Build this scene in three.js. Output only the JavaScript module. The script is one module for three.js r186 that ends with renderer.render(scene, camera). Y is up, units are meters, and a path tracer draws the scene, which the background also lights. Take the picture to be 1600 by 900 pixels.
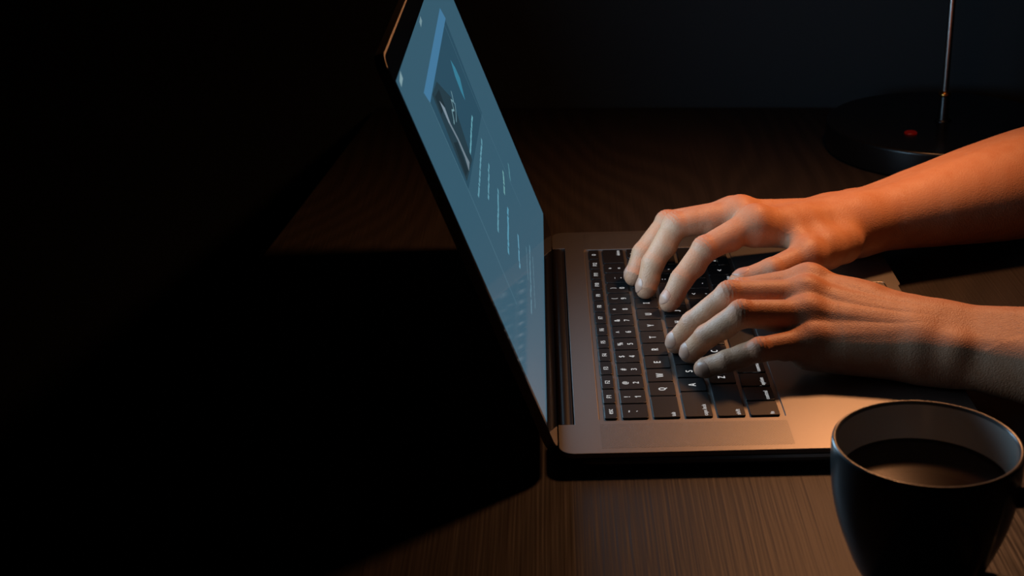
import * as THREE from 'three';
import { RoundedBoxGeometry } from 'three/addons/geometries/RoundedBoxGeometry.js';
import { RectAreaLightUniformsLib } from 'three/addons/lights/RectAreaLightUniformsLib.js';
import { mergeGeometries, mergeVertices } from 'three/addons/utils/BufferGeometryUtils.js';

// ───────────────────────── camera, light, exposure ─────────────────────────
// The whole scene is modelled in millimetres round the laptop's deck (x from its hinge towards the typist,
// z towards the camera) and written out in metres with the desk top at y = 0.
const MM = 0.001, DECK = 11.5;                                   // deck height above the desk
const scene = new THREE.Scene();
scene.background = new THREE.Color(0x000000);
const renderer = new THREE.WebGLRenderer({ antialias: true });
renderer.toneMapping = THREE.LinearToneMapping;
renderer.toneMappingExposure = 1.0;
renderer.shadowMap.enabled = true;
RectAreaLightUniformsLib.init();

const camera = new THREE.PerspectiveCamera(2 * Math.atan(450 / 2300.67) * 180 / Math.PI, 16 / 9, 0.05, 20);
{
  const yaw = -0.027, pitch = 0.388, roll = -0.036;
  const f = new THREE.Vector3(Math.sin(yaw) * Math.cos(pitch), -Math.sin(pitch), -Math.cos(yaw) * Math.cos(pitch));
  const r = new THREE.Vector3().crossVectors(f, new THREE.Vector3(0, 1, 0)).normalize(), u = new THREE.Vector3().crossVectors(r, f);
  const r2 = r.clone().multiplyScalar(Math.cos(roll)).addScaledVector(u, Math.sin(roll));
  const u2 = u.clone().multiplyScalar(Math.cos(roll)).addScaledVector(r, -Math.sin(roll));
  camera.quaternion.setFromRotationMatrix(new THREE.Matrix4().makeBasis(r2, u2, f.clone().negate()));
  camera.position.set(-0.00323, 0.40653, 0.89898);
  camera.focus = 0.945; camera.userData.fStop = 14;
}
const LAMP_COLOR = [1.0, 0.416, 0.165], LAMP_INTENSITY = 0.47, LAMP_AT = [254, 362, -162], LAMP_AIM = [100, 0, -45];
const SCREEN_LIGHT = [0.48, 0.78, 1.06], SCREEN_INTENSITY = 8.2, SCREEN_GLOW = 0.77;

// ───────────────────────── helpers ─────────────────────────
const V = (x, y, z) => new THREE.Vector3(x, y, z);
const W = (x, y, z) => new THREE.Vector3(x * MM, (y + DECK) * MM, z * MM);     // deck millimetres to world metres
let seed = 7;
const rnd = () => { seed = (seed * 1664525 + 1013904223) >>> 0; return seed / 4294967296; };
const used = {};
const numbered = (n) => { used[n] = (used[n] ?? -1) + 1; return used[n] ? n + '_' + String(used[n]).padStart(3, '0') : n; };
function mesh(name, geometry, material, parent) {
  const m = new THREE.Mesh(geometry, material);
  m.name = numbered(name); m.castShadow = m.receiveShadow = true; (parent ?? scene).add(m);
  return m;
}
function tag(o, label, category, kind, group) {
  Object.assign(o.userData, { label }, category && { category }, kind && { kind }, group && { group });
  return o;
}
function thing(name, label, category, x = 0, y = 0, z = 0) {
  const g = new THREE.Group(); g.name = numbered(name); g.position.set(x, y, z); scene.add(g);
  return tag(g, label, category);
}
const mm = (g) => { g.scale(MM, MM, MM); return g; };          // a geometry modelled in millimetres
function lathe(points, seg = 64) { return new THREE.LatheGeometry(points.map((p) => new THREE.Vector2(p[0], p[1])), seg); }
const clamp = (x, a = 0, b = 1) => Math.min(b, Math.max(a, x));
const sstep = (a, b, x) => { const t = clamp((x - a) / (b - a)); return t * t * (3 - 2 * t); };
// value noise with a repeat
function noise2(seedn) {
  const h = (x, y) => { let n = (x * 374761393 + y * 668265263 + seedn * 974634643) | 0; n = Math.imul(n ^ (n >>> 13), 1274126177); return ((n ^ (n >>> 16)) >>> 0) / 4294967296; };
  return (x, y, px = 1e9, py = 1e9) => {
    const xi = Math.floor(x), yi = Math.floor(y), fx = x - xi, fy = y - yi, w = (a, p) => ((a % p) + p) % p;
    const u = fx * fx * (3 - 2 * fx), v = fy * fy * (3 - 2 * fy);
    const a = h(w(xi, px), w(yi, py)), b = h(w(xi + 1, px), w(yi, py)), c = h(w(xi, px), w(yi + 1, py)), d = h(w(xi + 1, px), w(yi + 1, py));
    return a + (b - a) * u + (c - a) * v + (a - b - c + d) * u * v;
  };
}
function dataTexture(w, h, fn, srgb) {
  const d = new Uint8Array(w * h * 4);
  for (let y = 0; y < h; y++) for (let x = 0; x < w; x++) {
    const c = fn(x / w, y / h), o = (y * w + x) * 4;
    for (let k = 0; k < 3; k++) d[o + k] = clamp(Array.isArray(c) ? c[k] : c) * 255;
    d[o + 3] = 255;
  }
  const t = new THREE.DataTexture(d, w, h);
  t.wrapS = t.wrapT = THREE.RepeatWrapping; t.magFilter = t.minFilter = THREE.LinearFilter;
  if (srgb) t.colorSpace = THREE.SRGBColorSpace;
  t.needsUpdate = true;
  return t;
}
function canvasTexture(w, h, draw, srgb = true) {
  const c = document.createElement('canvas'); c.width = w; c.height = h; draw(c.getContext('2d'), w, h);
  const t = new THREE.CanvasTexture(c); if (srgb) t.colorSpace = THREE.SRGBColorSpace;
  return t;
}

// ───────────────────────── materials ─────────────────────────
const n1 = noise2(1), n2 = noise2(2), n3 = noise2(3), n4 = noise2(4);
// oak veneer stained dark: fine pores and streaks along v, cathedral arches here and there
const grain = (u, v) => {
  const warp = 0.9 * (n1(u * 3, v * 2, 3, 2) - .5) + 0.35 * (n2(u * 8, v * 5, 8, 5) - .5);
  const arch = Math.cos(2 * Math.PI * (u - 0.5));
  const rings = 0.5 + 0.5 * Math.sin(2 * Math.PI * (u * 22 + warp * 5 + 3.0 * arch * Math.sin(2 * Math.PI * v)));
  const streak = n3(u * 340, v * 7, 340, 7), fine = n4(u * 700, v * 24, 700, 24);
  return [rings, streak, fine];
};
const woodMap = dataTexture(1024, 1024, (u, v) => {
  const [r, s, f] = grain(u, v), t = 0.45 * r + 0.35 * s + 0.2 * f;
  return [0.125 + .055 * t, 0.108 + .048 * t, 0.098 + .042 * t];
}, true);
const woodBump = dataTexture(1024, 1024, (u, v) => { const [r, s, f] = grain(u, v); return 0.3 * r + 0.4 * s + 0.3 * f; });
for (const t of [woodMap, woodBump]) t.repeat.set(1 / 0.42, 1 / 0.9);
const grainNoise = dataTexture(256, 256, (u, v) => 0.6 * n1(u * 128, v * 128, 128, 128) + 0.4 * n2(u * 256, v * 256, 256, 256));
grainNoise.repeat.set(1 / 0.06, 1 / 0.06);
const M = {
  wood: new THREE.MeshPhysicalMaterial({ name: 'dark oak', map: woodMap, bumpMap: woodBump, bumpScale: 0.00025, roughness: 0.5, specularIntensity: 0.7 }),
  aluminium: new THREE.MeshStandardMaterial({ name: 'grey aluminium', color: 0x989592, metalness: 1, roughness: 0.42, bumpMap: grainNoise, bumpScale: 0.00003 }),
  blackPlastic: new THREE.MeshStandardMaterial({ name: 'black plastic', color: 0x0b0b0c, roughness: 0.5 }),
  hinge: new THREE.MeshStandardMaterial({ name: 'hinge plastic', color: 0x120f0e, roughness: 0.35 }),
  glassBlack: new THREE.MeshPhysicalMaterial({ name: 'black glass', color: 0x040404, roughness: 0.06 }),
  rubber: new THREE.MeshStandardMaterial({ name: 'rubber', color: 0x0c0c0c, roughness: 0.9 }),
  mug: new THREE.MeshPhysicalMaterial({ name: 'grey glazed stoneware', color: 0x62686a, roughness: 0.28, clearcoat: 0.6, clearcoatRoughness: 0.08 }),
  glaze: new THREE.MeshPhysicalMaterial({ name: 'pale glaze', color: 0xd2d2cc, roughness: 0.22, clearcoat: 0.6, clearcoatRoughness: 0.06 }),
  coffee: new THREE.MeshPhysicalMaterial({ name: 'coffee', color: 0x220f07, roughness: 0.1 }),
  lampBlack: new THREE.MeshPhysicalMaterial({ name: 'black lacquer', color: 0x0b0b0b, roughness: 0.3 }),
  chrome: new THREE.MeshStandardMaterial({ name: 'brushed steel', color: 0xb5b2ae, metalness: 1, roughness: 0.28 }),
  brass: new THREE.MeshStandardMaterial({ name: 'brass', color: 0xc98a45, metalness: 1, roughness: 0.25 }),
  wall: new THREE.MeshStandardMaterial({ name: 'charcoal paint', color: 0x2c363c, roughness: 0.9, bumpMap: grainNoise, bumpScale: 0.0002 }),
  floor: new THREE.MeshStandardMaterial({ name: 'dark carpet', color: 0x151312, roughness: 1 }),
  shirt: new THREE.MeshStandardMaterial({ name: 'dark cotton', color: 0x17181b, roughness: 1 }),
  hair: new THREE.MeshStandardMaterial({ name: 'dark hair', color: 0x120c08, roughness: 0.7 }),
};

// ───────────────────────── room ─────────────────────────
{
  const fl = -0.735, box = (n, w, h, d, x, y, z, m, ry = 0) => {
    const o = mesh(n, new THREE.BoxGeometry(w, h, d), m); o.position.set(x, y, z); o.rotation.y = ry; o.userData.kind = 'structure'; return o;
  };
  box('floor', 5.2, 0.1, 4.8, 0.3, fl - 0.05, 0.9, M.floor);
  box('ceiling', 5.2, 0.1, 4.8, 0.3, 1.75, 0.9, M.wall);
  box('wall_back', 5.2, 2.6, 0.1, 0.3, 0.45, -0.613, M.wall, -0.109);
  box('wall_left', 0.1, 2.6, 4.8, -2.0, 0.45, 0.9, M.wall);
  box('wall_right', 0.1, 2.6, 4.8, 2.6, 0.45, 0.9, M.wall);
  box('wall_front', 5.2, 2.6, 0.1, 0.3, 0.45, 3.0, M.wall);
}

// ───────────────────────── desk ─────────────────────────
{
  // its back edge runs a little askew to the laptop, against the back wall
  const a = -0.109, ex = V(Math.cos(a), 0, -Math.sin(a)), ez = V(Math.sin(a), 0, Math.cos(a));
  const g = thing('desk', 'dark oak veneer desk carrying the laptop, lamp and mug', 'desk');
  const L = -0.246, R = 0.50, B = -0.585, F = 0.72;                            // along ex and ez
  g.rotation.y = a;
  const top = mesh('desk_top', new RoundedBoxGeometry(R - L, 0.03, F - B, 2, 0.003), M.wood, g);
  const p = top.geometry.attributes.position, uv = top.geometry.attributes.uv;
  for (let i = 0; i < p.count; i++) uv.setXY(i, p.getX(i) + 0.11 - 0.10 * p.getZ(i), p.getZ(i) + 0.35);
  top.position.set((L + R) / 2, -0.015, (B + F) / 2);
  const leg = new RoundedBoxGeometry(0.05, 0.705, 0.05, 2, 0.004);
  for (const x of [L + 0.05, R - 0.05]) for (const z of [B + 0.05, F - 0.05]) mesh('leg', leg, M.wood, g).position.set(x, -0.03 - 0.3525, z);
}

// ───────────────────────── laptop ─────────────────────────
const laptop = thing('laptop', 'open grey laptop with glowing blue screen and black keys on the desk', 'laptop', 0, 0, 0);
const XW = 24, DW = 107.6, ZW = 139.4, DEPTH = 242, HALF = 178;                 // keyboard well and base, millimetres
{
  const roundRect = (s, x0, z0, x1, z1, r) => {
    s.moveTo(x0 + r, z0); s.lineTo(x1 - r, z0); s.absarc(x1 - r, z0 + r, r, -Math.PI / 2, 0); s.lineTo(x1, z1 - r); s.absarc(x1 - r, z1 - r, r, 0, Math.PI / 2);
    s.lineTo(x0 + r, z1); s.absarc(x0 + r, z1 - r, r, Math.PI / 2, Math.PI); s.lineTo(x0, z0 + r); s.absarc(x0 + r, z0 + r, r, Math.PI, 1.5 * Math.PI); s.closePath();
    return s;
  };
  // shapes are drawn with (x, -z) as their plane, then laid flat
  const flat = (shape, thick, bevel, top, seg = 5) => {
    const g = new THREE.ExtrudeGeometry(shape, { depth: thick - 2 * bevel, bevelEnabled: bevel > 0, bevelSize: bevel, bevelThickness: bevel, bevelOffset: -bevel, bevelSegments: 2, curveSegments: seg });
    g.rotateX(-Math.PI / 2); g.translate(0, top - thick + bevel, 0);
    const p = g.attributes.position, uv = g.attributes.uv;
    for (let i = 0; i < p.count; i++) uv.setXY(i, p.getX(i) * MM + p.getY(i) * MM, p.getZ(i) * MM);
    g.translate(0, DECK, 0);
    return mm(g);
  };
  // base slab with the hinge notch, and holes for keyboard, trackpad
  const HZ = 153, HX = 9.5, r = 9, s = new THREE.Shape();
  s.moveTo(r, -HALF); s.lineTo(DEPTH - r, -HALF); s.absarc(DEPTH - r, -HALF + r, r, -Math.PI / 2, 0);
  s.lineTo(DEPTH, -58); s.quadraticCurveTo(DEPTH - .3, -55, DEPTH - 2, -54); s.lineTo(DEPTH - 2, 54); s.quadraticCurveTo(DEPTH - .3, 55, DEPTH, 58);
  s.lineTo(DEPTH, HALF - r); s.absarc(DEPTH - r, HALF - r, r, 0, Math.PI / 2); s.lineTo(r, HALF); s.absarc(r, HALF - r, r, Math.PI / 2, Math.PI);
  s.lineTo(0, 143); s.lineTo(HX, 143); s.lineTo(HX, -143); s.lineTo(0, -143); s.lineTo(0, -HALF + r); s.absarc(r, -HALF + r, r, Math.PI, 1.5 * Math.PI);
  const well = roundRect(new THREE.Path(), XW, -ZW, XW + DW, ZW, 2.5);
  const TX0 = 146, TX1 = 231.5, TZ = 61;
  const pad = roundRect(new THREE.Path(), TX0, -TZ, TX1, TZ, 3);
  s.holes.push(well, pad);
  mesh('deck', flat(s, 3.2, 0.35, 0, 8), M.aluminium, laptop);
  const s2 = new THREE.Shape();
  roundRect(s2, 9.6, -HALF, DEPTH, HALF, 9);
  const bottom = flat(s2, 6.2, 2.2, -3.2, 8);
  mesh('bottom_case', bottom, M.aluminium, laptop);
  // keyboard: recessed floor and the keys
  const kb = mesh('keyboard', flat(roundRect(new THREE.Shape(), XW + .02, -ZW + .02, XW + DW - .02, ZW - .02, 2.4), 2.4, 0, -0.85), M.aluminium, laptop);
  // trackpad with a hair-thin groove round it
  mesh('trackpad', flat(roundRect(new THREE.Shape(), TX0 + .45, -TZ + .45, TX1 - .45, TZ - .45, 2.7), 3, 0.25, -0.05), M.aluminium, laptop);
  // legends, one print for the whole keyboard, looked up by position
  const K0 = XW + 2.6, KZ = ZW - 1.6, UNIT = (2 * KZ) / 14.5;
  const rowX = [[3.3, 10.7], [13.5, 28.9], [31.5, 47.2], [49.9, 66.0], [68.7, 84.8], [87.5, 104.6]].map((a) => a.map((v) => v + XW));
  const rows = [
    ['esc', 'F1', 'F2', 'F3', 'F4', 'F5', 'F6', 'F7', 'F8', 'F9', 'F10', 'F11', 'F12', 'pwr'].map((t) => [t, 14.5 / 14]),
    [['`|~', 1], ['1|!', 1], ['2|@', 1], ['3|#', 1], ['4|$', 1], ['5|%', 1], ['6|^', 1], ['7|&', 1], ['8|*', 1], ['9|(', 1], ['0|)', 1], ['-|_', 1], ['=|+', 1], ['delete', 1.5]],
    [['tab', 1.5], ...'QWERTYUIOP'.split('').map((c) => [c, 1]), ['[|{', 1], [']|}', 1], ['\\||', 1]],
    [['caps lock', 1.75], ...'ASDFGHJKL'.split('').map((c) => [c, 1]), [';|:', 1], ["'|\"", 1], ['return', 1.75]],
    [['shift', 2.25], ...'ZXCVBNM'.split('').map((c) => [c, 1]), [',|<', 1], ['.|>', 1], ['/|?', 1], ['shift', 2.25]],
    [['fn', 1], ['control', 1], ['option', 1], ['command', 1.25], ['', 5], ['command', 1.25], ['option', 1], ['<', 1], ['^', 1], ['>', 1]],
  ];
  const TW = 2048, TH = 800, S = TW / (2 * ZW);                                // texture pixels per millimetre; u runs from near (+z) to far, v down the rows (+x)
  const legend = canvasTexture(TW, TH, (c) => {
    c.fillStyle = '#000'; c.fillRect(0, 0, TW, TH); c.fillStyle = '#fff'; c.textBaseline = 'middle';
    rows.forEach((row, ri) => {
      let at = 0; const [xa, xb] = rowX[ri], top = (xa - XW) * S, hgt = (xb - xa) * S;
      for (const [t, w] of row) {
        const l = (1.6 + at * UNIT) * S, wd = w * UNIT * S - 1.6 * S, mid = l + wd / 2; at += w;
        c.textAlign = 'center';
        if (ri === 0) { c.font = 'bold 30px sans-serif'; c.fillText(t === 'pwr' ? 'O' : t, mid, top + hgt * .5); }
        else if (t.includes('|') && t.length > 2) {
          const [lo, hi] = t === '\\||' ? ['\\', '|'] : t.split('|'); c.font = 'bold 38px sans-serif';
          c.fillText(hi, mid, top + hgt * .28); c.fillText(lo, mid, top + hgt * .7);
        } else if (t.length > 1) {
          c.font = 'bold 24px sans-serif'; const first = at < 7;
          c.textAlign = first ? 'left' : 'right'; c.fillText(t, first ? l + 10 : l + wd - 10, top + hgt * .76);
        } else if (t) { c.font = 'bold 44px sans-serif'; c.fillText(t, mid, top + hgt * .5); }
      }
    });
  });
  legend.minFilter = THREE.LinearFilter;
  const keyMat = new THREE.MeshStandardMaterial({ name: 'key plastic', color: 0x0e0e0f, roughness: 0.42, emissive: 0xffffff, emissiveIntensity: 0.55, emissiveMap: legend });
  M.key = keyMat;
  const addKey = (x0, x1, z0, z1, label) => {
    const g = flat(roundRect(new THREE.Shape(), x0, -z1, x1, -z0, 1.3), 1.3, 0.3, 0.45, 2);
    const p = g.attributes.position, uv = g.attributes.uv;
    for (let i = 0; i < p.count; i++) {
      const up = p.getY(i) > (DECK + 0.3) * MM;
      uv.setXY(i, up ? (ZW - p.getZ(i) / MM) * S / TW : 0.001, up ? 1 - (p.getX(i) / MM - XW) * S / TH : 0.001);
    }
    const k = mesh('key', g, keyMat, kb); if (label) k.userData.label = label;
    return k;
  };
  rows.forEach((row, ri) => {
    let at = 0; const [xa, xb] = rowX[ri];
    row.forEach(([t, w]) => {
      const zb = KZ - at * UNIT - 0.6, za = KZ - (at + w) * UNIT + 1.0; at += w;
      const name = { '': 'long blank space bar', esc: 'small escape key', tab: 'wide tab key', 'caps lock': 'wide caps lock key' }[t];
      if (ri === 5 && t === '^') { const m = (xa + xb) / 2; addKey(xa, m - .4, za, zb); addKey(m + .4, xb, za, zb); } else addKey(xa, xb, za, zb, name);
    });
  });
  // perforated speaker grilles beside the keyboard
  const holes = dataTexture(64, 64, (u, v) => { const d = (a, b) => Math.hypot(((u * 2 - a + 1) % 2 + 2) % 2 - 1, ((v * 2 - b + 1) % 2 + 2) % 2 - 1); const q = Math.min(d(.5, .5), d(1.5, 1.5)); return q < 0.36 ? 0 : 1; });
  holes.repeat.set(1 / 0.0018, 1 / 0.0018);
  M.grille = new THREE.MeshStandardMaterial({ name: 'perforated aluminium', color: 0x92908d, metalness: 1, roughness: 0.43, bumpMap: holes, bumpScale: 0.00012, map: dataTexture(64, 64, (u, v) => { const d = (a, b) => Math.hypot(((u * 2 - a + 1) % 2 + 2) % 2 - 1, ((v * 2 - b + 1) % 2 + 2) % 2 - 1); const q = Math.min(d(.5, .5), d(1.5, 1.5)); return q < 0.36 ? 0.55 : 1; }) });
  M.grille.map.repeat.copy(holes.repeat);
  for (const z of [-1, 1]) mesh('speaker_grille', flat(roundRect(new THREE.Shape(), XW, z > 0 ? -172.5 : 143.5, XW + DW, z > 0 ? -143.5 : 172.5, 1), 0.3, 0, 0.04), M.grille, laptop);
  // feet
  const foot = mm(new THREE.CylinderGeometry(7, 7.5, 2.3, 24));
  for (const x of [26, 220]) for (const z of [-160, 160]) mesh('foot', foot, M.rubber, laptop).position.set(x * MM, 1.15 * MM, z * MM);
  // hinge barrel filling the notch, a ribbed black strip on it
  const barrel = mesh('hinge', mm(new THREE.CylinderGeometry(5.2, 5.2, 285.4, 32)), M.hinge, laptop);
  barrel.rotation.x = Math.PI / 2; barrel.position.copy(W(4.0, -5.2, 0));
  const strip = mesh('hinge_cover', mm(new RoundedBoxGeometry(4.6, 6, 285, 2, 1)), M.hinge, laptop); strip.position.copy(W(6.9, -4.2, 0));
}
// lid: its own frame, origin at the hinge; local x towards the typist's side normal, local y up along the lid
const OPEN = 1.22, lidUp = V(-Math.cos(OPEN), Math.sin(OPEN), 0), lidOut = V(Math.sin(OPEN), Math.cos(OPEN), 0);
const lidAt = (h, z, off = 0) => W(-0.84 + lidUp.x * h + lidOut.x * off, 2.78 + lidUp.y * h + lidOut.y * off, z);
{
  const frame = new THREE.Matrix4().makeBasis(lidOut, lidUp, V(0, 0, 1));
  const orient = new THREE.Quaternion().setFromRotationMatrix(frame);
  const plate = (h0, h1, z0, z1, r, back, front, bevel) => {                    // slab between two offsets from the glass plane
    const s = new THREE.Shape(), a = z0, b = z1;
    s.moveTo(a + r, h0); s.lineTo(b - r, h0); s.absarc(b - r, h0 + r, r, -Math.PI / 2, 0); s.lineTo(b, h1 - r); s.absarc(b - r, h1 - r, r, 0, Math.PI / 2); s.lineTo(a + r, h1); s.absarc(a + r, h1 - r, r, Math.PI / 2, Math.PI); s.lineTo(a, h0 + r); s.absarc(a + r, h0 + r, r, Math.PI, 1.5 * Math.PI);
    const g = new THREE.ExtrudeGeometry(s, { depth: front - back - 2 * bevel, bevelEnabled: bevel > 0, bevelSize: bevel, bevelThickness: bevel, bevelOffset: -bevel, bevelSegments: 3, curveSegments: 10 });
    g.translate(0, 0, back + bevel);
    g.applyMatrix4(new THREE.Matrix4().makeBasis(V(0, 0, -1), V(0, 1, 0), V(1, 0, 0)));  // shape x -> -z, shape y -> y, depth -> x
    return mm(g);
  };
  const put = (o) => { o.quaternion.copy(orient); o.position.copy(lidAt(0, 0)); return o; };
  const lid = put(mesh('lid', plate(-1, 238.5, -HALF, HALF, 9, -5.6, -0.2, 0.35), M.aluminium, laptop));
  mesh('bezel', plate(-.8, 237.2, -HALF + .15, HALF - .15, 8.5, -1.2, 0.02, 0), M.glassBlack, lid);

  // display: glossy glass, the picture glowing behind it
  const D = { h0: 15.6, h1: 223.5, zn: 173.3, zf: -174.5 }, dw = D.zn - D.zf, dh = D.h1 - D.h0, PX = 2048, PY = Math.round(2048 * dh / dw);
  const X = (z) => (D.zn - z) / dw * PX, Y = (h) => (D.h1 - h) / dh * PY;
  const ui = canvasTexture(PX, PY, (c) => {
    const poly = (fill, pts) => { c.fillStyle = fill; c.beginPath(); pts.forEach(([h, z], i) => (i ? c.lineTo(X(z), Y(h)) : c.moveTo(X(z), Y(h)))); c.closePath(); c.fill(); };
    const line = (stroke, w, ...pts) => { c.strokeStyle = stroke; c.lineWidth = w; c.beginPath(); pts.forEach(([h, z], i) => (i ? c.lineTo(X(z), Y(h)) : c.moveTo(X(z), Y(h)))); c.stroke(); };
    c.fillStyle = '#3e6579'; c.fillRect(0, 0, PX, PY);
    // desktop items in the top corner
    poly('#8fb0b8', [[223, 150], [219, 152], [218, 166], [221, 164]]); poly('#7fa0aa', [[222, 9], [219, 10], [218, 24], [221, 22]]);
    poly('#31566a', [[193, 105], [197, -90], [131, -76], [136, 103]]);            // open window
    poly('#4d86ae', [[199, 110], [206, -88], [197, -94], [191, 104]]);            // title bar
    poly('#2c4450', [[191, 86], [170, 90], [139, 96], [136, 46], [164, 27], [172, 25], [190, 52]]);   // picture inside the window
    poly('#24363f', [[188, 80], [178, 84], [176, 60], [186, 56]]);
    poly('#24363f', [[160, 84], [141, 92], [139, 76], [156, 70]]);
    poly('#8b9fae', [[183, 71], [177, 72], [169, 72], [166, 67], [176, 63]]);      // pale diagonal shape in it
    poly('#7c8f9c', [[169, 72], [156, 67], [145, 68], [138, 74], [139, 59], [144, 61], [156, 62], [166, 66]]);
    poly('#3f8aa6', [[181, -37], [174, -43], [166, -44], [155, -26], [162, -24], [172, -27]]);        // teal shape
    line('#7fa9b4', 9, [173, 14], [168, 22], [171, 28], [166, 34], [168, 42], [164, 50], [163, 55]);
    line('#6f98a6', 7, [170, 26], [166, 20], [163, 32], [161, 44]);
    line('#5a8598', 6, [193, 104], [159, 104], [138, 103], [100, 105], [86, 106], [62, 108]);
    line('#527c90', 5, [199, -76], [148, -71], [94, -71], [60, -74]);
    for (const [h, z0, z1, col, w] of [[141.5, -28, 43, '#6fb3c4', 6], [125, -26, 80, '#6aa5b8', 6], [112, -12, 49, '#6aa5b8', 6], [89.5, -60, -23, '#7ab4b8', 7], [82, -100, -77, '#5f98a6', 6], [95.5, -5, 64, '#6cabbf', 6], [79, -13, 61, '#62aac6', 7], [61, -7, 43, '#69a8c4', 6], [41, -37, 72, '#5f8ea2', 5], [35, -30, 50, '#557f92', 4], [47, -20, 30, '#547d90', 4]]) {
      // a line of words: a run of dashes with small gaps
      let z = z0; seed = Math.round(h * 31);
      while (z < z1) { const l = 3 + rnd() * 9; line(col, w * 1.9, [h + 2 * (1 - 2 * (z - z0) / (z1 - z0)) * Math.sign(z1 - z0) + (rnd() - .5), z], [h + 2 * (1 - 2 * (z + l - z0) / (z1 - z0)) + (rnd() - .5), Math.min(z + l, z1)]); z += l + (rnd() < .3 ? 1.6 : .3); }
    }
  });
  const screen = mesh('screen', plate(D.h0, D.h1, -D.zn, -D.zf, 0.5, -0.1, 0.06, 0), new THREE.MeshPhysicalMaterial({ name: 'glowing display', color: 0x050606, roughness: 0.07, emissive: 0xffffff, emissiveIntensity: SCREEN_GLOW, emissiveMap: ui }), lid);
  const sp = screen.geometry.attributes.position, su = screen.geometry.attributes.uv;
  for (let i = 0; i < sp.count; i++) su.setXY(i, (D.zn - sp.getZ(i) / MM) / dw, (sp.getY(i) / MM - D.h0) / dh);
  tag(screen, 'lit blue-grey display showing an open window and lines of text');
  // the light it throws on keys and hands
  const glow = new THREE.RectAreaLight(new THREE.Color(...SCREEN_LIGHT), SCREEN_INTENSITY, (dw - 175) * MM, (dh - 50) * MM);
  glow.name = 'screen_light'; glow.castShadow = true;
  glow.position.copy(lidAt((D.h0 + D.h1) / 2, (D.zn + D.zf) / 2, 1.2));
  glow.lookAt(glow.position.clone().add(lidOut));
  scene.add(glow);
}

// ───────────────────────── desk lamp ─────────────────────────
{
  const bx = 360.4, bz = -409.3;                                                    // centre of its round foot, deck millimetres
  const g = thing('desk_lamp', 'black desk lamp with a round foot and thin steel pole behind the hands', 'lamp', bx * MM, 0, bz * MM);
  const R = 104;
  mesh('base', mm(lathe([[0, 0], [R - 3, 0], [R, 2.5], [R, 23], [R - .8, 25.2], [R - 2.5, 26], [0, 26]], 128)), M.lampBlack, g);
  mesh('sleeve', mm(lathe([[0, 25], [8, 25], [8, 27], [5.2, 28.5], [4.6, 50], [0, 50]], 32)), M.lampBlack, g);
  mesh('collar', mm(lathe([[0, 49], [5.2, 49], [5.8, 50.5], [5.2, 53], [3, 54], [0, 54]], 32)), M.brass, g);
  const lx = LAMP_AT[0] - bx, ly = LAMP_AT[1] + DECK, lz = LAMP_AT[2] - bz;     // the bulb, from the foot
  const pole = new THREE.CatmullRomCurve3([V(0, 50, 0), V(0, 200, 0), V(0, 400, 0), V(-2, 520, 10), V(-25, 590, 80), V(lx * .62, 590, lz * .6), V(lx * .92, 540, lz * .9), V(lx, ly + 105, lz)], false, 'catmullrom', 0.4);
  mesh('pole', mm(new THREE.TubeGeometry(pole, 160, 3.1, 16)), M.chrome, g);
  // shade: a metal cone open below, with the bulb in its mouth
  const aim = V(...LAMP_AIM).sub(V(...LAMP_AT)).normalize();
  const shade = mesh('lamp_shade', mm(lathe([[0, 104], [14, 104], [20, 100], [28, 70], [80, -6], [78.4, -6], [26, 69], [18, 97], [0, 100]], 72)), M.lampBlack, g);
  shade.position.set(lx * MM, ly * MM, lz * MM);
  shade.quaternion.setFromUnitVectors(V(0, -1, 0), V(aim.x * .6, -1, aim.z * .6).normalize());
  const bulb = mesh('bulb', mm(new THREE.SphereGeometry(30, 32, 20)), new THREE.MeshStandardMaterial({ name: 'warm bulb glow', color: 0xffffff, emissive: new THREE.Color(...LAMP_COLOR), emissiveIntensity: 6 }), g);
  bulb.position.set(lx * MM, (ly + 8) * MM, lz * MM);
  const spot = new THREE.SpotLight(new THREE.Color(...LAMP_COLOR), LAMP_INTENSITY, 0, 1.14, 1, 2);
  spot.name = 'lamp_light'; spot.castShadow = true; spot.shadow.radius = 1.5;
  spot.position.copy(W(LAMP_AT[0], LAMP_AT[1] + 8, LAMP_AT[2])); spot.target.position.copy(W(...LAMP_AIM));
  scene.add(spot, spot.target);
  // red power button
  const b = mesh('power_button', mm(lathe([[0, 0], [5.5, 0], [5.5, 1], [4.6, 1.7], [0, 1.9]], 32)), new THREE.MeshStandardMaterial({ name: 'red indicator light', color: 0x2a0502, emissive: 0xff1a05, emissiveIntensity: 0.05, roughness: 0.4 }), g);
  b.position.set(-38 * MM, 26 * MM, 38 * MM); tag(b, 'small red button');
}

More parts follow.
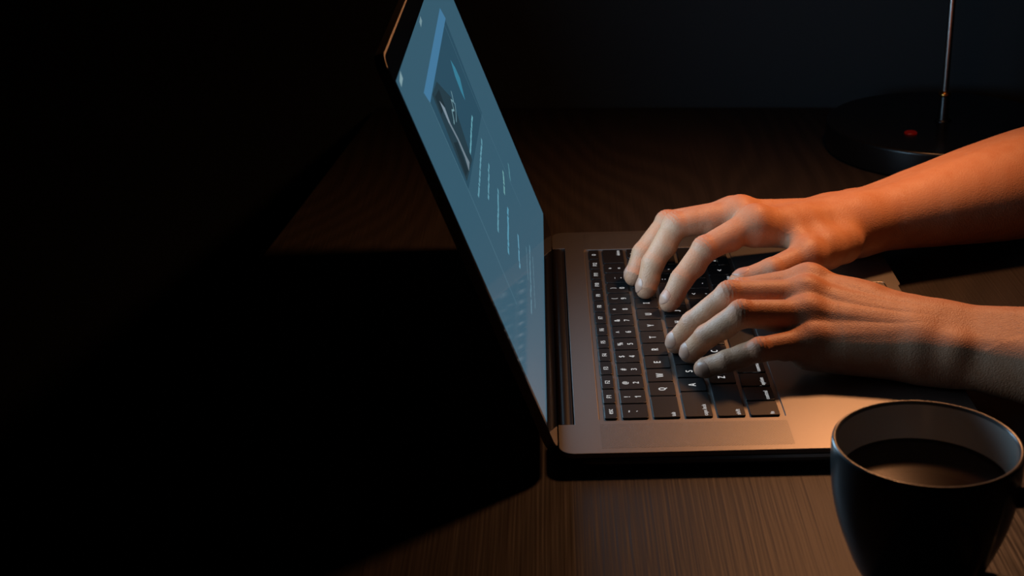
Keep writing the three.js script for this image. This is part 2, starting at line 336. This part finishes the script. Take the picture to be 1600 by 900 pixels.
// ───────────────────────── mug and coffee ─────────────────────────
{
  const mx = 169, mz = 296, H = 78.5;
  const g = thing('coffee_mug', 'grey glazed mug of coffee at the near corner of the laptop', 'mug', mx * MM, 0, mz * MM);
  const outer = [[0, 0], [20, 0], [22.4, .6], [23.2, 2.5], [25, 5.5], [29.6, 13.4], [34, 24], [38.9, 38.3], [41.6, 50.7], [42.9, 63], [43.1, H - 1.8], [42.8, H - .6], [42, H], [41, H - .3], [40.4, H - 1.5]];
  const inner = [[39.9, 70], [38.2, 57.5], [35.6, 44], [32, 33], [27, 21], [19, 11], [9, 7], [0, 6.4]];
  const curve = (pts) => new THREE.CatmullRomCurve3(pts.map((p) => V(p[0], p[1], 0)), false, 'centripetal').getPoints(110).map((p) => [Math.max(0, p.x), p.y]);
  mesh('mug_body', mm(lathe(curve(outer), 128)), M.mug, g);
  tag(mesh('inner_wall', mm(lathe(curve([outer[outer.length - 1], ...inner]), 128)), M.glaze, g), 'pale glazed inside of the mug');
  const ha = -0.42, hd = (r, y) => V(r * Math.cos(ha), y, -r * Math.sin(ha) * 1);
  const path = new THREE.CatmullRomCurve3([hd(39, 57), hd(50, 59), hd(62, 57), hd(70, 47), hd(71, 32), hd(64, 18), hd(50, 11), hd(27, 10)]);
  const hg = new THREE.TubeGeometry(path, 60, 5, 20); hg.scale(1, 1, 1);
  mesh('handle', mm(hg), M.mug, g);
  const c = mesh('coffee', mm(lathe([[0, 0], [35.6, 0], [37.7, .25], [38.55, 1.1], [38.2, -.6], [30, -4], [0, -4]].reverse(), 96)), M.coffee);
  c.position.set(mx * MM, 58.5 * MM, mz * MM);
  tag(c, 'dark brown coffee filling the grey mug', 'coffee');
}

// ───────────────────────── the typist ─────────────────────────
// A body as one implicit surface: tapered capsules joined by a smooth minimum, meshed with surface nets on an uneven grid.
const smin = (a, b, k) => { const h = Math.max(k - Math.abs(a - b), 0) / k; return Math.min(a, b) - h * h * k * 0.25; };
function cone(a, b, ra, rb) {                                     // tapered capsule
  const bx = b[0] - a[0], by = b[1] - a[1], bz = b[2] - a[2], l2 = bx * bx + by * by + bz * bz || 1e-9;
  return (x, y, z) => {
    const px = x - a[0], py = y - a[1], pz = z - a[2];
    let t = (px * bx + py * by + pz * bz) / l2; t = t < 0 ? 0 : t > 1 ? 1 : t;
    const dx = px - t * bx, dy = py - t * by, dz = pz - t * bz;
    return Math.sqrt(dx * dx + dy * dy + dz * dz) - (ra + (rb - ra) * t);
  };
}
const ball = (c, r) => cone(c, c, r, r);
function clump(prims, k, pts, reach, extra) {                     // prims joined with k; away from its box only a bound is returned
  const lo = [0, 1, 2].map((i) => Math.min(...pts.map((p) => p[i])) - reach), hi = [0, 1, 2].map((i) => Math.max(...pts.map((p) => p[i])) + reach);
  return (x, y, z) => {
    const ox = Math.max(lo[0] - x, x - hi[0], 0), oy = Math.max(lo[1] - y, y - hi[1], 0), oz = Math.max(lo[2] - z, z - hi[2], 0);
    if (ox + oy + oz > 0) return 14 + Math.max(ox, oy, oz);
    let d = prims[0](x, y, z);
    for (let i = 1; i < prims.length; i++) d = smin(d, prims[i](x, y, z), k);
    return extra ? d + extra(x, y, z, d) : d;
  };
}
function surfaceNets(xs, ys, zs, f) {
  const nx = xs.length, ny = ys.length, nz = zs.length, val = new Float32Array(nx * ny * nz), id = new Int32Array(nx * ny * nz).fill(-1), at = (i, j, k) => (i * ny + j) * nz + k;
  for (let i = 0; i < nx; i++) for (let j = 0; j < ny; j++) for (let k = 0; k < nz; k++) val[at(i, j, k)] = f(xs[i], ys[j], zs[k]);
  const pos = [], idx = [], nor = [];
  const C = [[0, 0, 0], [1, 0, 0], [0, 1, 0], [1, 1, 0], [0, 0, 1], [1, 0, 1], [0, 1, 1], [1, 1, 1]], E = [[0, 1], [2, 3], [4, 5], [6, 7], [0, 2], [1, 3], [4, 6], [5, 7], [0, 4], [1, 5], [2, 6], [3, 7]];
  for (let i = 0; i < nx - 1; i++) for (let j = 0; j < ny - 1; j++) for (let k = 0; k < nz - 1; k++) {
    const v = C.map((c) => val[at(i + c[0], j + c[1], k + c[2])]);
    let m = 0; for (let q = 0; q < 8; q++) if (v[q] < 0) m |= 1 << q;
    if (m === 0 || m === 255) continue;
    let x = 0, y = 0, z = 0, n = 0;
    for (const [a, b] of E) if ((v[a] < 0) !== (v[b] < 0)) {
      const t = v[a] / (v[a] - v[b]), A = C[a], B = C[b], L = (s, o, w) => s[o + A[w]] + (s[o + B[w]] - s[o + A[w]]) * t;
      x += L(xs, i, 0); y += L(ys, j, 1); z += L(zs, k, 2); n++;
    }
    x /= n; y /= n; z /= n;
    const e = 0.35; let gx, gy, gz;
    for (let it = 0; it < 2; it++) {
      const d = f(x, y, z); gx = (f(x + e, y, z) - f(x - e, y, z)) / (2 * e); gy = (f(x, y + e, z) - f(x, y - e, z)) / (2 * e); gz = (f(x, y, z + e) - f(x, y, z - e)) / (2 * e);
      const g2 = Math.max(gx * gx + gy * gy + gz * gz, .2), s = clamp(d / g2, -1.2, 1.2); x -= s * gx; y -= s * gy; z -= s * gz;
    }
    const gl = Math.hypot(gx, gy, gz) || 1;
    id[at(i, j, k)] = pos.length / 3; pos.push(x, y, z); nor.push(gx / gl, gy / gl, gz / gl);
  }
  const quad = (a, b, c, d, flip) => { if (Math.min(a, b, c, d) < 0) return; flip ? idx.push(a, c, b, a, d, c) : idx.push(a, b, c, a, c, d); };
  for (let i = 1; i < nx - 1; i++) for (let j = 1; j < ny - 1; j++) for (let k = 1; k < nz - 1; k++) {
    const s = val[at(i, j, k)] < 0;
    if (s !== val[at(i + 1, j, k)] < 0) quad(id[at(i, j - 1, k - 1)], id[at(i, j, k - 1)], id[at(i, j, k)], id[at(i, j - 1, k)], !s);
    if (s !== val[at(i, j + 1, k)] < 0) quad(id[at(i - 1, j, k - 1)], id[at(i - 1, j, k)], id[at(i, j, k)], id[at(i, j, k - 1)], !s);
    if (s !== val[at(i, j, k + 1)] < 0) quad(id[at(i - 1, j - 1, k)], id[at(i, j - 1, k)], id[at(i, j, k)], id[at(i - 1, j, k)], !s);
  }
  const g = new THREE.BufferGeometry();
  g.setAttribute('position', new THREE.Float32BufferAttribute(pos, 3)); g.setAttribute('normal', new THREE.Float32BufferAttribute(nor, 3)); g.setIndex(idx);
  return g;
}
const steps = (...runs) => { const a = [runs[0][0]]; for (const [from, to, by] of runs) { const n = Math.max(1, Math.round((to - from) / by)); for (let i = 1; i <= n; i++) a.push(from + (to - from) * i / n); } return a; };
const sub = (a, b) => [a[0] - b[0], a[1] - b[1], a[2] - b[2]], add = (a, b, s = 1) => [a[0] + b[0] * s, a[1] + b[1] * s, a[2] + b[2] * s], dot = (a, b) => a[0] * b[0] + a[1] * b[1] + a[2] * b[2], len = (a) => Math.hypot(...a), unit = (a) => { const l = len(a) || 1; return a.map((v) => v / l); }, cross = (a, b) => [a[1] * b[2] - a[2] * b[1], a[2] * b[0] - a[0] * b[2], a[0] * b[1] - a[1] * b[0]], mix = (a, b, t) => add(a, sub(b, a), t);

// joints: W wrist; I M R P index to little finger and T thumb, with M knuckle, P, D joints and T tip (thumb C M I T); E elbow, S shoulder
const HANDS = {
  R: { W: [215, 26, -108], IM: [139.4, 49.2, -54.5], IP: [103.1, 38.4, -33.8], ID: [86.4, 20.9, -23.3], IT: [78.0, 7.6, -17.4], MM: [131.2, 49, -74], MP: [85.5, 46.6, -59.8], MD: [69.0, 23.6, -48.3], MT: [63.8, 7.5, -41.9], RM: [128.1, 43, -91], RP: [82.1, 39, -87], RD: [63.7, 20.7, -75.6], RT: [56.8, 7.4, -66.0], PM: [133.3, 35, -107.3], PP: [97.0, 32.5, -107.0], PD: [80.1, 20.1, -104.5], PT: [70.6, 7.5, -102.0], TC: [201.8, 26.5, -69.0], TM: [173.0, 31.0, -35.6], TI: [145.6, 27.8, -16.5], TT: [125.9, 22.6, -14.1], E: [452, 30, -224], S: [600, 330, -175] },
  L: { W: [232.5, 19.5, 84.5], IM: [161.4, 39.2, 32.7], IP: [118.1, 35.4, 36], ID: [98.9, 20, 29.5], IT: [90.0, 7.5, 22.5], MM: [155.6, 38.2, 52.0], MP: [108.6, 42.4, 57.7], MD: [86.3, 22.2, 53.8], MT: [76.7, 7.6, 49.2], RM: [153.8, 32.2, 69.1], RP: [112.7, 39.6, 80.2], RD: [92.7, 21.8, 72.8], RT: [83.7, 8.0, 65.2], PM: [154.2, 21.5, 83.5], PP: [121.7, 23.2, 97], PD: [102.9, 14.9, 94], PT: [90.0, 7.7, 87.9], TC: [213, 19, 50], TM: [178.0, 18, 26.0], TI: [152.0, 15.5, 14], TT: [134.0, 10.3, 11], E: [452, 29, 205], S: [600, 330, 190] },
};
const RAD = { I: [10.6, 9.0, 7.7, 6.9], M: [10.8, 9.2, 7.8, 7.0], R: [10.2, 8.6, 7.4, 6.6], P: [9.2, 7.5, 6.6, 6.0] };
const nails = [], fieldOf = {};
function armField(J, side) {
  const lat = unit(sub(J.PM, J.IM)), ax = unit(sub(J.W, mix(J.IM, J.PM, .45)));   // across the palm to the little finger; back to the wrist
  let nrm = unit(cross(lat, ax)); if (nrm[1] < 0) nrm = nrm.map((v) => -v);        // out of the back of the hand
  const groups = [], spots = [];
  for (const k of 'IMRP') {
    const [m, p, d, t] = ['M', 'P', 'D', 'T'].map((s) => J[k + s]), r = RAD[k], dir = unit(sub(t, d));
    const back = (a, b, c) => { const u = unit(sub(b, a)), w = unit(sub(c, b)), bis = sub(u, w); const q = len(bis) < .05 ? nrm : unit(bis); return q; };
    const bp = back(m, p, d), bd = back(p, d, t), tip = add(t, dir, 2.2);
    const prims = [cone(m, p, r[0], r[1] * .98), cone(p, d, r[1] * .97, r[2]), cone(d, t, r[2], r[3]), ball(add(p, bp, 1.7), r[1] * .85), cone(t, tip, r[3], r[3] * .72), ball(add(mix(m, p, .5), nrm, -2.4), r[0] * .84), ball(add(mix(p, d, .5), bp, -1.6), r[1] * .88), ball(add(mix(d, t, .6), bd, -1.2), r[3] * .92)];
    const wr = (x, y, z) => {                                                       // wrinkles over the joints, on the back of the finger only
      let w = 0;
      for (const [c, b, along, amp, reach] of [[p, bp, unit(sub(d, m)), .24, 4.2], [d, bd, unit(sub(t, p)), .16, 3]]) {
        const qx = x - c[0], qy = y - c[1], qz = z - c[2], s = qx * along[0] + qy * along[1] + qz * along[2];
        if (s > 9 || s < -9) continue;
        const o = qx * b[0] + qy * b[1] + qz * b[2];
        if (o > 2) w += amp * (0.5 + 0.5 * Math.cos(s * 2 * Math.PI / 2.5 + 1.3 * Math.sin(qz * .6 + qy * .4))) * Math.exp(-(s * s) / (reach * reach)) * sstep(2, 6, o);
      }
      return w;
    };
    groups.push(clump(prims, 2.2, [m, p, d, t], 26, wr));
    spots.push([add(p, bp, 8), 9, 1], [add(d, bd, 7), 7, .5], [t, 11, .8], [add(m, nrm, 9), 11, .55]);
    const up = unit(sub(bd, dir.map((v) => v * dot(bd, dir))));
    nails.push({ at: t, dir, up, r: r[3], side, f: (...a) => fieldOf[side](...a) });
  }
  {
    const { TC, TM, TI, TT } = J, dir = unit(sub(TT, TI)), tip = add(TT, dir, 4);
    groups.push(clump([cone(TM, TI, 10.4, 8.8), cone(TI, TT, 9, 7.6), cone(TT, tip, 7.6, 5.6)], 2.5, [TM, TI, TT], 26));
    spots.push([TT, 12, .7], [TI, 10, .4]);
    const outv = unit(cross(lat, dir)), up = unit(add(outv, nrm, .6));
    nails.push({ at: TT, dir, up: unit(sub(up, dir.map((v) => v * dot(up, dir)))), r: 7.5, side, thumb: true, f: (...a) => fieldOf[side](...a) });
  }
  const carp = (o, h = 0) => add(add(J.W, lat, o), nrm, h);
  const C = { I: carp(-12), M: carp(-4), R: carp(5), P: carp(12) };
  const palm = [];
  for (const k of 'IMRP') {
    const r0 = { I: 15, M: 16, R: 15, P: 13.5 }[k] * (side === 'L' ? .68 : .97), mk = J[k + 'M'];
    palm.push(cone(C[k], add(mk, nrm, -1.2), r0, RAD[k][0] + .1));
    palm.push(cone(mix(C[k], mk, .25), add(mk, nrm, -7), 13.5, 10.2));              // flesh under the bones
    palm.push(ball(add(mk, nrm, 1.2), RAD[k][0] * .84));                            // knuckle
  }
  palm.push(cone(J.TC, J.TM, side === 'L' ? 12 : 15, 10.4), cone(mix(J.TC, J.TM, .5), mix(C.I, J.IM, .55), 12, 10), cone(J.TM, mix(J.IM, C.I, .32), 8.5, 8), cone(add(C.P, nrm, -6), add(J.PM, nrm, -6), 13, 10.5));
  const pts = ['W', 'IM', 'MM', 'RM', 'PM', 'TC', 'TM'].map((n) => J[n]);
  // tendons: fine ridges from the wrist to each knuckle
  const ridges = [...'IMRP'].map((k) => cone(add(mix(J.W, C[k], .6), nrm, 14.5), add(J[k + 'M'], nrm, RAD[k][0] - .6), 2.4, 2.6));
  const palmF = clump(palm, side === 'L' ? 9.5 : 9, pts, 36, (x, y, z, d) => { let t = 1e9; for (const q of ridges) t = Math.min(t, q(x, y, z)); return -0.5 * sstep(5, 0, t); });
  // forearm: two bones side by side, thickening to the elbow
  const flatv = unit(sub(lat, unit(sub(J.E, J.W)).map((v) => v * dot(lat, unit(sub(J.E, J.W))))));
  const L = len(sub(J.E, J.W)), sc = side === 'L' ? .86 : 1.08, fax = unit(sub(J.E, J.W)), fn = unit(cross(fax, flatv));
  const prof = [[-.2, 20, 9.5], [0, 20.5, 9.5], [.1, 22, 9.8], [.24, 26.5, 10.4], [.5, 34.5, 11], [.75, 39.5, 11], [1, 37.5, 9], [1.2, 36, 9]];
  const smoothAt = (s, c) => { let k = 1; while (k < prof.length - 3 && s > prof[k + 1][0]) k++; const [p0, p1, p2, p3] = [0, 1, 2, 3].map((q) => prof[k - 1 + q][c]), t = clamp((s - prof[k][0]) / (prof[k + 1][0] - prof[k][0])); return p1 + .5 * t * (p2 - p0 + t * (2 * p0 - 5 * p1 + 4 * p2 - p3 + t * (3 * (p1 - p2) + p3 - p0))); };
  const table = Array.from({ length: 65 }, (_, q) => [smoothAt(q / 64, 1) * sc, smoothAt(q / 64, 2)]);
  const ulna = ball(add(add(add(J.W, flatv, side === 'L' ? 16.5 : 19), nrm, side === 'L' ? 10 : 11.5), fax, 13), side === 'L' ? 8.6 : 9.5);           // head of the ulna
  const limb = (x, y, z) => {                                                      // one smooth tapering limb, a flattened oval in section
    const p = [x - J.W[0], y - J.W[1], z - J.W[2]], along = dot(p, fax), q = clamp(along / L) * 64, k = Math.min(63, Math.floor(q)), t = q - k, rr = table[k][0] + (table[k + 1][0] - table[k][0]) * t, oo = table[k][1] + (table[k + 1][1] - table[k][1]) * t;
    return Math.hypot(Math.max(Math.abs(dot(p, flatv)) - oo, 0), dot(p, fn), along - clamp(along, 0, L)) - rr;
  };
  const foreF = clump([limb, ulna], 8, [J.W, J.E], 60), upper = clump([cone(J.E, mix(J.E, J.S, .5), 36, 44), cone(mix(J.E, J.S, .5), J.S, 44, 52)], 6, [J.E, J.S], 70);
  spots.push([add(add(J.W, flatv, 17), nrm, 14), 16, .35]);
  const f = (x, y, z) => {
    let fing = groups[0](x, y, z);
    for (let i = 1; i < groups.length; i++) fing = smin(fing, groups[i](x, y, z), 1.2);
    let d = smin(palmF(x, y, z), foreF(x, y, z), 17);
    d = smin(d, fing, 6);
    d = smin(d, upper(x, y, z), 14);
    return -smin(-d, y - (0.2 - 11.5 * sstep(244, 262, x)), 1.5);                     // flesh pressed flat where it rests on deck and desk
  };
  fieldOf[side] = f;
  return { f, spots, J };
}
const skin = new THREE.MeshPhysicalMaterial({ name: 'skin', color: 0xffffff, vertexColors: true, roughness: 0.5, specularIntensity: 0.6, bumpMap: dataTexture(512, 512, (u, v) => 0.5 * n1(u * 170, v * 170, 170, 170) + 0.5 * n2(u * 300, v * 300, 300, 300)), bumpScale: 0.0002, sheen: 0.15, sheenColor: new THREE.Color(1, .5, .35), sheenRoughness: .5 });
skin.bumpMap.repeat.set(1 / 0.11, 1 / 0.11);
{
  const finish = (g, spots) => {
    const p = g.attributes.position, col = new Float32Array(p.count * 3), uv = new Float32Array(p.count * 2), n = noise2(9);
    for (let i = 0; i < p.count; i++) {
      const x = p.getX(i), y = p.getY(i), z = p.getZ(i); let red = 0;
      for (const [c, r, a] of spots) { const q = ((x - c[0]) ** 2 + (y - c[1]) ** 2 + (z - c[2]) ** 2) / (r * r); if (q < 4) red = Math.max(red, a * Math.exp(-q * 1.4)); }
      const mot = n(x * .16 + z * .05, z * .16 + y * .13) - .5 + .5 * (n(x * .5 + 40, z * .5 + y * .4) - .5);
      const c = [0.54 + .05 * mot, 0.262 + .055 * mot, 0.145 + .045 * mot], rd = [0.54, 0.19, 0.105];
      for (let k = 0; k < 3; k++) col[i * 3 + k] = c[k] + (rd[k] - c[k]) * red * .55;
      uv[i * 2] = (x + .15 * y) * MM; uv[i * 2 + 1] = (z - .95 * y) * MM;
    }
    g.setAttribute('color', new THREE.BufferAttribute(col, 3)); g.setAttribute('uv', new THREE.BufferAttribute(uv, 2));
    return g;
  };
  const parts = [];
  const GRID = {
    R: [steps([44, 200, 1.15], [200, 250, 2], [250, 500, 4.5], [500, 640, 8]), steps([-2, 70, 1.15], [70, 90, 3], [90, 310, 8]), steps([-250, -122, 4.5], [-122, -8, 1.15], [-8, 4, 3])],
    L: [steps([60, 215, 1.15], [215, 260, 2], [260, 490, 4.5], [490, 640, 8]), steps([-14, 0, 2.4], [0, 60, 1.15], [60, 80, 3], [80, 310, 8]), steps([-10, -4, 3], [-4, 116, 1.15], [116, 140, 3], [140, 280, 5])],
  };
  for (const side of ['R', 'L']) {
    const { f, spots } = armField(HANDS[side], side);
    parts.push(finish(surfaceNets(...GRID[side], f), spots));
  }
  // head, neck and trunk, seated in front of the laptop, outside the picture
  const bodyPrims = [cone([615, 400, 8], [598, 470, 8], 52, 54), cone([590, 560, 8], [560, 590, 8], 78, 70), ball([600, 575, 8], 92), cone([545, 520, 8], [530, 505, 8], 44, 36), cone([508, 560, 8], [500, 545, 8], 8, 12), ball([600, 560, -82], 14), ball([600, 560, 98], 14)];
  const bodyF = (x, y, z) => { let d = bodyPrims[0](x, y, z); for (let i = 1; i < bodyPrims.length; i++) d = smin(d, bodyPrims[i](x, y, z), 22); return d; };
  parts.push(finish(surfaceNets(steps([470, 710, 7]), steps([330, 690, 7]), steps([-110, 126, 7]), bodyF), []));
  const whole = mergeGeometries(parts); mm(whole); whole.translate(0, DECK * MM, 0);
  const person = mesh('person', whole, skin);
  tag(person, 'person with bare forearms typing on the laptop with both hands', 'person');
  // dark T-shirt over trunk, shoulders and upper arms
  const sp = [cone([640, 260, 8], [640, 20, 8], 105, 100), cone([640, 260, -50], [640, 60, -40], 105, 100), cone([640, 260, 66], [640, 60, 56], 105, 100), cone([640, -20, -60], [640, -250, -70], 105, 115), cone([640, -20, 76], [640, -250, 86], 105, 115), cone([620, 385, -60], [606, 330, -170], 45, 62), cone([620, 385, 76], [606, 330, 186], 45, 62), cone([602, 330, -175], [545, 222, -178], 60, 58), cone([602, 330, 190], [540, 222, 201], 60, 58), cone([618, 400, 8], [622, 380, 8], 62, 80)];
  const shirtF = (x, y, z) => { let d = sp[0](x, y, z); for (let i = 1; i < sp.length; i++) d = smin(d, sp[i](x, y, z), 26); return d + 1.5 * (n1(x * .03, y * .03) - .5) + 2 * (n2(z * .05, y * .02) - .5); };
  const sg = surfaceNets(steps([470, 770, 8]), steps([-380, 470, 8]), steps([-260, 280, 8]), shirtF); sg.setAttribute('uv', new THREE.Float32BufferAttribute(new Float32Array(sg.attributes.position.count * 2), 2));
  mm(sg); sg.translate(0, DECK * MM, 0);
  mesh('shirt', sg, M.shirt, person);
  const hp = [ball([612, 592, 8], 98), cone([640, 560, 8], [650, 500, 8], 78, 60), cone([545, 650, 8], [600, 670, 8], 30, 40)];
  const hg = surfaceNets(steps([500, 750, 8]), steps([420, 730, 8]), steps([-110, 126, 8]), (x, y, z) => { let d = hp[0](x, y, z); for (let i = 1; i < 3; i++) d = smin(d, hp[i](x, y, z), 20); const face = (x - 560) * .8 + (588 - y) * -.6; return Math.max(d, -(face + 4)); });
  hg.setAttribute('uv', new THREE.Float32BufferAttribute(new Float32Array(hg.attributes.position.count * 2), 2)); mm(hg); hg.translate(0, DECK * MM, 0);
  mesh('hair', hg, M.hair, person);
  // fingernails: curved plates seated in the tips
  const nailMat = new THREE.MeshPhysicalMaterial({ name: 'nail', color: new THREE.Color(0.52, 0.26, 0.17), roughness: 0.38, clearcoat: 0 });
  for (const q of nails) {
    const w = q.r * .86, l = q.thumb ? 12.5 : 11, R0 = q.r + .35, cols = 10, rowsN = 8, pos = [], idx = [], s = cross(q.dir, q.up);
    for (const layer of [0, -0.7]) for (let j = 0; j <= rowsN; j++) for (let i = 0; i <= cols; i++) {
      const v = j / rowsN, e = (v - .5) * 2, wid = w * (1 - .35 * Math.pow(Math.max(0, -e), 3) - .22 * Math.pow(Math.max(0, e), 4)), a = (i / cols - .5) * 2 * Math.asin(clamp(wid / R0, 0, .97));
      const along = -l * .5 + l * v - (Math.pow(Math.abs((i / cols - .5) * 2), 2) * (v > .5 ? 1.8 * (v - .5) * 2 : -1.2 * (.5 - v) * 2)) + (q.thumb ? -1 : -.9);
      const ray = unit(add(q.up.map((c) => c * Math.cos(a)), s, Math.sin(a))), from = add(q.at, q.dir, along); let h = q.r + 5;      // seat it on the skin
      for (let it = 0; it < 24; it++) h -= clamp(q.f(...add(from, ray, h)) * .8, -1, 1);
      const edge = Math.max(Math.pow(Math.abs((i / cols - .5) * 2), 3), Math.pow(1 - v, 6));
      pos.push(...add(from, ray, h + .6 * (1 - edge) - .12 + layer));
    }
    const n = (cols + 1) * (rowsN + 1), id = (j, i, o) => o * n + j * (cols + 1) + i;
    for (let j = 0; j < rowsN; j++) for (let i = 0; i < cols; i++) { idx.push(id(j, i, 0), id(j, i + 1, 0), id(j + 1, i, 0), id(j, i + 1, 0), id(j + 1, i + 1, 0), id(j + 1, i, 0)); idx.push(id(j, i, 1), id(j + 1, i, 1), id(j, i + 1, 1), id(j, i + 1, 1), id(j + 1, i, 1), id(j + 1, i + 1, 1)); }
    for (let i = 0; i < cols; i++) for (const [j, fl] of [[0, 0], [rowsN, 1]]) { const A = id(j, i, 0), B = id(j, i + 1, 0), C2 = id(j, i, 1), D2 = id(j, i + 1, 1); fl ? idx.push(A, B, C2, B, D2, C2) : idx.push(A, C2, B, B, C2, D2); }
    for (let j = 0; j < rowsN; j++) for (const [i, fl] of [[0, 1], [cols, 0]]) { const A = id(j, i, 0), B = id(j + 1, i, 0), C2 = id(j, i, 1), D2 = id(j + 1, i, 1); fl ? idx.push(A, B, C2, B, D2, C2) : idx.push(A, C2, B, B, C2, D2); }
    const g = new THREE.BufferGeometry(); g.setAttribute('position', new THREE.Float32BufferAttribute(pos, 3)); g.setIndex(idx); g.setAttribute('uv', new THREE.Float32BufferAttribute(new Float32Array(pos.length / 3 * 2), 2)); g.computeVertexNormals();
    mm(g); g.translate(0, DECK * MM, 0);
    mesh('fingernail', g, nailMat, person);
  }
}

renderer.render(scene, camera);
